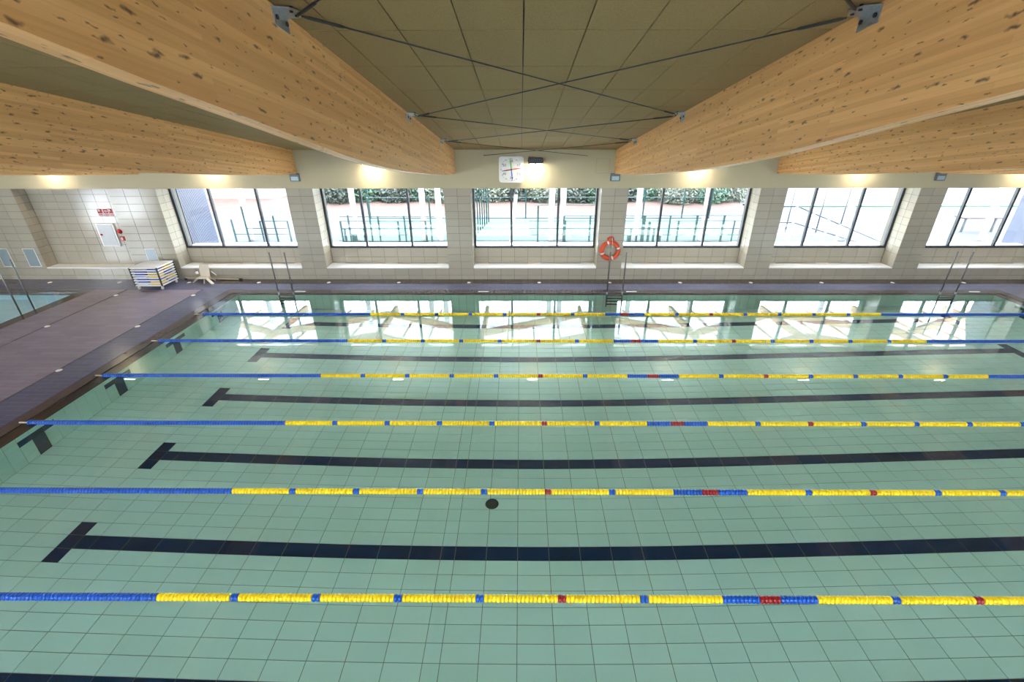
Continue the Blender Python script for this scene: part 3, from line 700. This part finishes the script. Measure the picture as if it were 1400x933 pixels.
bevel(MB().box((-0.075, -0.055, -0.075), (0.075, 0, 0.075)).build('box', 'sign_red', t), 0.01); MB().box((-0.045, -0.058, -0.045), (0.02, -0.055, 0.045)).build('button', 'sign_white', t)
for k, x in enumerate((-5.0, -4.80, -4.62)):
    lab = ('white and red safety sign with a reel picture, first of three above the cabinet', 'white and red safety sign with a ring picture, middle of three above the cabinet', 'narrow red safety sign with small white marks, last of three above the cabinet')[k]
    t = thing('safety_sign', lab, 'sign', (x, NY-0.001, 2.27), 'safety signs above the fire cabinet'); wv = (0.088, 0.085, 0.068)[k]
    MB().box((-wv, -0.006, -0.135), (wv, 0, 0.135)).build('plate', 'sign_white', t)
    if k == 1:
        MB().box((-wv+0.01, -0.008, -0.03), (wv-0.01, -0.006, 0.125)).build('red_field', 'sign_red', t)
        lathe([(0.028, -0.010), (0.042, -0.010), (0.042, 0)], 20, 'Y').build('ring_symbol', 'sign_white', t).location = (0, -0.0, 0.048)
        MB().box((-0.008, -0.010, 0.04), (0.05, -0.008, 0.055)).build('hose_symbol', 'sign_white', t)
    else:
        MB().box((-wv+0.006, -0.008, -0.03), (wv-0.006, -0.006, 0.128)).build('red_field', 'sign_red', t)
        MB().prism([(-0.05, -0.008, 0.11), (0.0 if k == 0 else -0.02, -0.008, 0.11), (0.015 if k == 0 else -0.01, -0.008, 0.05), (-0.03, -0.008, 0.03), (-0.05, -0.008, 0.05)], (0, -0.002, 0)).build('symbol', 'sign_white', t)
    for j in range(2): MB().box((-wv+0.012, -0.008, -0.075-0.045*j), (wv-0.012, -0.006, -0.05-0.045*j)).build('caption_line', 'sign_red', t)
# small glazed hatches
for x0, x1, z0, z1, lab in ((-7.83, -7.42, 0.48, 1.13, 'pale grey glazed hatch low on the tiled wall by the niche edge'), (-8.75, -8.36, 0.48, 1.13, 'pale grey glazed hatch low on the tiled wall behind the small pool ladder'), (-3.56, -3.19, 0.69, 1.125, 'pale blue glazed hatch in the tiles above the kickboard trolley')):
    t = thing('wall_hatch', lab, 'hatch', ((x0+x1)/2, W-0.001, z0), 'glazed hatches in the tiles'); hw = (x1-x0)/2
    MB().box((-hw, -0.012, 0), (hw, 0, z1-z0)).build('frame', 'white_plastic', t); MB().box((-hw+0.02, -0.016, 0.02), (hw-0.02, -0.012, z1-z0-0.02)).build('pane', 'hatch_glass', t)

# ================================================================== KICKBOARD TROLLEY
TX0, TX1, TY0, TY1 = -3.40, -2.50, 14.70, 15.52
tr = thing('kickboard_trolley', 'white slatted cage trolley on castors holding kickboards', 'trolley', ((TX0+TX1)/2, (TY0+TY1)/2, DZ))
hx, hy, zb0, zt0 = (TX1-TX0)/2, (TY1-TY0)/2, 0.13, 0.76
for sx in (-1, 1):
    for sy in (-1, 1):
        MB().box((sx*hx-0.018, sy*hy-0.018, zb0), (sx*hx+0.018, sy*hy+0.018, zt0)).build('corner_post', 'black_plastic', tr)
        cs = MB().box((sx*(hx-0.06)-0.02, sy*(hy-0.06)-0.02, 0.07), (sx*(hx-0.06)+0.02, sy*(hy-0.06)+0.02, zb0)).build('castor', 'white_plastic', tr)
        lathe([(0, -0.016), (0.048, -0.016), (0.052, -0.008), (0.052, 0.008), (0.048, 0.016), (0, 0.016)], 16, 'X').build('wheel', 'white_plastic', cs).location = (sx*(hx-0.06), sy*(hy-0.06), 0.052)
for k in range(8):
    z = zb0+0.086*k
    for sy in (-1, 1): MB().box((-hx, sy*hy-0.012, z), (hx, sy*hy+0.012, z+0.036)).build('slat', 'white_plastic', tr)
    for sx in (-1, 1): MB().box((sx*hx-0.012, -hy, z), (sx*hx+0.012, hy, z+0.036)).build('slat', 'white_plastic', tr)
for k in range(9):
    y = -hy+2*hy*(k+0.5)/9
    MB().box((-hx, y-0.032, zb0+0.004), (hx, y+0.032, zb0+0.026)).build('base_slat', 'white_plastic', tr)
    MB().box((-hx, y-0.032, zt0-0.01), (hx, y+0.032, zt0+0.012)).build('lid_slat', 'white_plastic', tr)
bmesh_board = {}
for c in ('blue', 'yellow', 'white'):
    o = MB(); pts = [(-0.19, -0.14, 0), (0.12, -0.14, 0), (0.17, -0.11, 0), (0.19, -0.05, 0), (0.19, 0.05, 0), (0.17, 0.11, 0), (0.12, 0.14, 0), (-0.19, 0.14, 0)]
    o.prism(pts, (0, 0, 0.034)); bmesh_board[c] = o.mesh('kickboard', 'board_'+c)
rnd = random.Random(3)
for ci, (bx, by) in enumerate(((-0.22, -0.22), (0.21, -0.22), (-0.22, 0.20), (0.21, 0.20))):
    for k in range(13 if ci != 2 else 11):
        if ci == 1: c = 'yellow' if k < 11 and k != 4 else 'blue'
        elif ci == 0: c = 'blue' if k % 6 else 'white'
        elif ci == 3: c = ('blue', 'blue', 'yellow', 'yellow')[(k//2+1) % 4]
        else: c = 'blue' if k % 3 else 'white'
        o = bpy.data.objects.new('kickboard', bmesh_board[c])
        link(o, None, '%s foam kickboard stacked inside the white trolley' % c, 'kickboard', '%s kickboards in the trolley' % c)
        o.location = ((TX0+TX1)/2+bx+rnd.uniform(-0.015, 0.015), (TY0+TY1)/2+by+rnd.uniform(-0.012, 0.012), DZ+zb0+0.028+0.0405*k); o.rotation_euler = (0, 0, rnd.choice((0, PI)))

# ---- seat and pole beside the trolley
st = thing('plastic_chair', 'cream plastic chair with a sloping footrest tipped against the wall', 'chair', (-1.62, 15.45, DZ))
MB().prism([(-0.16, 0.20, 0.12), (0.17, 0.20, 0.12), (0.17, 0.28, 0.56), (-0.10, 0.28, 0.58), (-0.16, 0.27, 0.52)], (0, -0.03, 0.006)).build('backrest', 'cream_plastic', st)
MB().prism([(-0.20, 0.19, 0.13), (0.16, 0.19, 0.13), (0.22, -0.12, 0.17), (-0.16, -0.08, 0.15)], (0, 0, 0.035)).build('seat_pan', 'cream_plastic', st)
MB().prism([(0.12, -0.02, 0.15), (0.22, -0.02, 0.16), (0.62, -0.36, 0.07), (0.56, -0.42, 0.07)], (0, 0, 0.03)).build('footrest', 'cream_plastic', st)
for a, b in (((-0.18, 0.15, 0.14), (-0.34, -0.05, 0.0)), ((-0.18, 0.10, 0.14), (-0.45, 0.20, 0.0)), ((0.18, 0.15, 0.14), (0.30, 0.22, 0.0)), ((0.10, -0.05, 0.15), (0.12, -0.14, 0.0))):
    MB().tube([a, b], 0.02, 8).build('leg', 'beige_pole', st)
MB().tube([(0.23, 0.22, 0.34), (0.38, 0.22, 0.20)], 0.018, 8).build('armrest', 'white_plastic', st)
lathe([(0, -0.05), (0.04, -0.04), (0.05, 0), (0.04, 0.04), (0, 0.05)], 14).build('float_knob', 'white_plastic', st).location = (-0.24, 0.16, 0.30)
pole = thing('telescopic_pole', 'long thin beige pole lying along the foot of the tiled wall', 'pole', (-2.40, 15.72, DZ))
MB().tube([(0, 0, 0.09), (1.9, 0, 0.03)], 0.026, 10).build('pole_tube', 'beige_pole', pole); MB().tube([(1.9, 0, 0.032), (2.0, 0, 0.03)], 0.03, 10).build('pole_tip', 'black_plastic', pole)
MB().box((-0.03, -0.03, 0), (0.03, 0.03, 0.075)).build('foot', 'black_plastic', pole)

# ================================================================== OUTSIDE
GZ = -0.30
MB().box((-80, 16.75, GZ-0.3), (110, 22.3, GZ)).build('paved_terrace', 'terrace_white', kind='structure')
mb = MB(); mb.box((-80, 22.3, GZ-0.3), (110, 29.2, GZ)); mb.box((24, 29.2, GZ-0.3), (110, 80, GZ)); mb.box((-80, 29.2, GZ-0.3), (-14, 80, GZ)); mb.build('paved_ground', 'concrete_out', kind='structure')
MB().box((-80, -80, GZ-0.3), (110, YB-0.3, GZ)).build('back_ground', 'back_paving', kind='structure')
MB().box((0.6, 22.6, GZ), (20.4, 27.6, GZ+0.02)).build('padel_court', 'court_green', kind='structure')
# soil bank
mb = MB(); mb.prism([(-14, 29.2, GZ-0.3), (-14, 29.2, GZ), (-14, 31.5, GZ+0.22), (-14, 60, GZ+0.6), (-14, 60, GZ-0.3)], (38, 0, 0)); mb.build('soil_bank', 'soil', kind='structure')
# ribbed screens beside the first and last windows
def screen(ax, ay, bx, by, label):
    t = thing('ribbed_screen', label, 'screen', (ax, ay, GZ)); v = Vector((bx-ax, by-ay, 0)); n = Vector((-v.y, v.x, 0)).normalized(); L = v.length; d = v.normalized()
    MB().obox((0, 0, 0), v, n*0.06, (0, 0, 4.4)).build('backing', 'rib_dark', t)
    rb = MB(); k = 0.03
    while k < L-0.03:
        for sg in (-1,):
            rb.obox(d*k+n*0.0, d*0.10, n*(-0.06), (0, 0, 4.4))
        k += 0.20
    rb.build('ribs', 'rib_cladding', t, kind='stuff')
screen(-2.62, 16.85, -4.75, 21.6, 'blue grey ribbed metal screen outside the first window')
screen(32.0, 21.6, 27.95, 16.85, 'blue grey ribbed metal screen outside the sixth window')
# fences of the padel court
def fence(name, label, y, z_rails, posts, z0=GZ):
    t = thing(name, label, 'fence', (0, y, z0))
    for x, h, wdt in posts: MB().box((x-wdt/2, -0.03, 0), (x+wdt/2, 0.03, h)).build('post', 'fence_green', t)
    for z, xa, xb in z_rails: MB().box((xa, -0.015, z-0.018), (xb, 0.015, z+0.018)).build('rail', 'fence_green', t)
FY = 22.4
near = []
for px, vt, wd in ((470, 302, 0.08), (474, 312, 0.10), (481, 294, 0.07), (486, 320, 0.22), (500, 313, 0.08), (510, 270, 0.07), (521, 295, 0.07), (547, 302, 0.08), (556, 295, 0.07), (584, 302, 0.08), (591, 267, 0.07),
                   (735, 281, 0.08), (770, 295, 0.09), (772, 302, 0.06), (805, 295, 0.08), (858, 321, 0.10), (861, 313, 0.08), (869, 321, 0.08), (877, 295, 0.16), (885, 303, 0.12), (892, 313, 0.09), (901, 322, 0.12), (912, 295, 0.07), (924, 302, 0.08), (948, 294, 0.09), (984, 294, 0.09), (999, 302, 0.05)):
    b = on_plane(px, 331, 1, FY); top = on_plane(px, vt, 1, FY); near.append((b.x, top.z-GZ, wd))
xa, xb = near[0][0], near[-2][0]; xm = 9.9
rz = lambda v: on_plane(700, v, 1, FY).z-GZ
fence('court_fence', 'green steel fence on the near side of the padel court', FY, [(rz(302.5), xa, 5.2), (rz(312.5), xa, 5.4), (rz(321), xa, 5.4), (rz(330), xa, 5.0), (rz(302), xm, 20.0), (rz(312.5), xm, 20.0), (rz(321), xm, 20.0), (rz(330.5), 11.6, 19.6), (rz(295), 11.6, 20.2), (rz(296), xa, 5.4), (rz(280), 10.2, 14.0)], near)
side = []
for px, vt in ((287, 301), (324, 300), (342, 282), (362, 302), (381, 295), (399, 302)):
    b = on_plane(px, 331, 1, FY); side.append((b.x, on_plane(px, vt, 1, FY).z-GZ, 0.06))
fence('court_fence', 'thin green fence rails on posts outside the first window', FY, [(rz(302.5), side[3][0], side[-1][0]), (rz(312), side[2][0], side[-1][0]), (rz(320), side[1][0], side[-1][0])], side)
BY = 27.9
far_posts = [(x, 3.6, 0.07) for x in (0.6, 2.9, 5.2, 7.5, 9.8, 12.1, 14.4, 16.7, 19.0, 20.6)]
fence('court_fence', 'tall green steel fence on the hedge side of the padel court', BY, [(0.03, 0.6, 20.6), (1.2, 0.6, 20.6), (2.35, 0.6, 20.6), (3.58, 0.6, 20.6)], far_posts)
# picket railing running away from the building
t = thing('picket_railing', 'green picket railing running away from the building beside the court', 'railing', (7.0, 21.9, GZ))
for k in range(10): MB().box((0.075*k-0.03, 0.55*k-0.03, 0), (0.075*k+0.03, 0.55*k+0.03, 2.4+0.12*k)).build('picket', 'fence_green', t)
MB().tube([(0, 0, 2.4), (0.675, 4.95, 3.48)], 0.03, 6).build('top_rail', 'fence_green', t)
o = MB().obox((8.95, 22.2, GZ), (0.16, 0, 0), (0, 0.1, 0), (0.25, 0.8, 2.1)).build('leaning_post', 'galvanised', None, label='grey post leaning beside the picket railing', cat='post')
# handrail of the ramp outside the fifth window
hr = thing('ramp_handrail', 'dark metal ramp handrail with glass below outside the fifth window', 'handrail', (0, 0, GZ))
pz = [on_plane(1082, 331, 2, GZ), on_plane(1108, 331, 2, GZ), on_plane(1127, 331, 2, GZ), on_plane(1142, 331, 2, GZ)]
yy0 = 22.2
hp = [(on_plane(px, 331, 1, yy0).x, on_plane(px2, v, 1, yy0).z-GZ) for px, px2, v in ((1077, 1087, 282), (1102, 1110, 290), (1124, 1134, 299), (1141, 1153, 307))]
for x, h in hp: MB().box((x-0.05, yy0-0.05, 0), (x+0.05, yy0+0.05, max(h, 0.3))).build('post', 'galvanised', hr)
(xa, ha), (xb, hb) = hp[0], hp[-1]; sl_ = (hb-ha)/(xb-xa)
MB().tube([(xa, yy0, ha), (xb+2.2, yy0, hb+sl_*2.2)], 0.03, 6).build('top_rail', 'dark_frame', hr); MB().tube([(xa, yy0, ha-0.75), (xb+1.0, yy0, max(0.05, hb-0.75+sl_*1.0))], 0.03, 6).build('middle_rail', 'dark_frame', hr)
MB().tube([(xa-2.2, yy0, ha), (xa, yy0, ha)], 0.03, 6).build('landing_rail', 'dark_frame', hr); MB().tube([(xa-2.2, yy0, ha-0.75), (xa, yy0, ha-0.75)], 0.03, 6).build('landing_rail', 'dark_frame', hr)
for px in (1073, 1115, 1146):
    b = on_plane(px, 318, 2, GZ); MB().tube([(b.x, b.y, GZ), (b.x, b.y, GZ+2.2)], 0.03, 6).build('bollard_post', 'dark_frame', None, label='thin dark pole on the paving outside the fifth window', cat='pole', group='thin poles outside')
# picnic bench
bp = on_plane(1330, 316, 2, GZ)
bt = thing('picnic_bench', 'dark red wooden bench on the paving outside the sixth window', 'bench', (bp.x, bp.y, GZ))
MB().box((-1.0, -0.3, 0.68), (1.0, 0.3, 0.74)).build('bench_top', 'picnic_wood', bt)
for x in (-0.8, 0.75):
    for y in (-0.2, 0.2): MB().box((x-0.04, y-0.04, 0), (x+0.04, y+0.04, 0.68)).build('leg', 'dark_frame', bt)
# white buildings far off and low green strip
MB().box((26, 46, GZ), (70, 60, 9)).build('white_building', 'canopy_white', None, label='long white building beyond the paving', cat='building')
MB().box((24.5, 31.5, GZ), (60, 32.3, GZ+0.10)).build('low_hedge', 'leaf_bright', None, label='low clipped green hedge on the far side of the paving', cat='hedge')
MB().box((-45, 33.5, GZ), (-7.5, 38, 6)).build('pink_building', 'pink_render', None, label='pale pinkish building beyond the first window', cat='building')
# canopy
CY0, CY1 = 16.8, 24.6
cz = lambda y: 4.5+0.045*(y-16.75)
cn = thing('canopy', 'white canopy roof on timber beams and white columns outside the windows', 'canopy', (0, 0, 0))
for k in range(10):
    x = -8.0+5.18*k
    MB().quad([(x, CY0, cz(CY0)+0.01), (x+5.17, CY0, cz(CY0)+0.01), (x+5.17, CY1, cz(CY1)+0.01), (x, CY1, cz(CY1)+0.01)]).build('roof_sheet', 'canopy_sheet', cn)
    MB().prism([(x, CY0, cz(CY0)), (x, CY1, cz(CY1)), (x, CY1, cz(CY1)-0.34), (x, CY0, cz(CY0)-0.34)], (0.18, 0, 0)).build('rafter', 'canopy_wood', cn)
    for j in range(1, 4):
        xx = x+1.295*j; MB().prism([(xx, CY0, cz(CY0)), (xx, CY1, cz(CY1)), (xx, CY1, cz(CY1)-0.10), (xx, CY0, cz(CY0)-0.10)], (0.07, 0, 0)).build('joist', 'canopy_wood', cn)
    ya, yb_ = (17.6, 20.2) if k % 2 else (20.2, 17.6)
    a = Vector((x+0.2, ya, cz(ya)-0.12)); v = Vector((4.98, yb_-ya, cz(yb_)-cz(ya)))
    MB().obox(a, v, (0, 0.18, 0), (0, 0, -0.32)).build('diagonal_beam', 'canopy_wood', cn)
    ya += 3.0; yb_ += 3.0
    a = Vector((x+0.2, ya, cz(ya)-0.12)); MB().obox(a, v, (0, 0.18, 0), (0, 0, -0.32)).build('diagonal_beam', 'canopy_wood', cn)
colm = lathe([(0.0, 0), (0.13, 0), (0.13, 5.15), (0, 5.15)], 20)
cme = colm.mesh('column', 'white_column')
for px in (490, 582, 603, 753, 768, 868, 958, 1150, 1340, 345):
    b = on_plane(px, 329, 2, GZ); o = bpy.data.objects.new('column', cme); link(o, cn); o.location = (b.x, b.y, GZ); o.scale = (1, 1, (cz(b.y)-GZ)/5.15)
# shrubs on the bank
def shrub(x, y, z, rx, rz_, h, mat, label, seed):
    r = random.Random(seed); t = thing('hedge_tree', label, 'tree', (x, y, z), 'trees behind the padel court')
    tr_ = MB()
    for k in range(5):
        a = r.uniform(0, 2*PI); s = r.uniform(0.2, 0.6)*rx
        tr_.tube([(0.15*math.cos(a), 0.15*math.sin(a), -0.1), (s*0.5*math.cos(a), s*0.5*math.sin(a), h*0.5), (s*math.cos(a), s*math.sin(a), h)], [0.07, 0.05, 0.03], 5)
    tr_.build('trunk', 'bark', t)
    lf = MB()
    for k in range(2200):
        while True:
            p = Vector((r.uniform(-1, 1), r.uniform(-1, 1), r.uniform(-1, 1)))
            if 0.35 < p.length < 1: break
        p = Vector((p.x*rx, p.y*rx*0.8, h+p.z*rz_)); u = Vector((r.gauss(0, 1), r.gauss(0, 1), r.gauss(0, 1))).normalized(); v = u.orthogonal().normalized(); s = r.uniform(0.07, 0.15)
        lf.quad([p-u*s, p+v*s*0.5, p+u*s, p-v*s*0.5])
    lf.build('foliage', mat, t, kind='stuff')
for k in range(17):
    r = random.Random(100+k); x = -4.5+1.75*k+r.uniform(-0.3, 0.3); y = 32.2+r.uniform(-0.3, 1.2); m = ('leaf_pale', 'leaf_dark', 'leaf_bright')[(k*7+k//3) % 3]
    shrub(x, y, GZ+0.15, 1.4, 1.0, 0.72, m, {'leaf_pale': 'pale olive leafy tree behind the padel court fence', 'leaf_dark': 'dark green leafy tree behind the padel court fence', 'leaf_bright': 'fresh green leafy tree behind the padel court fence'}[m], k)
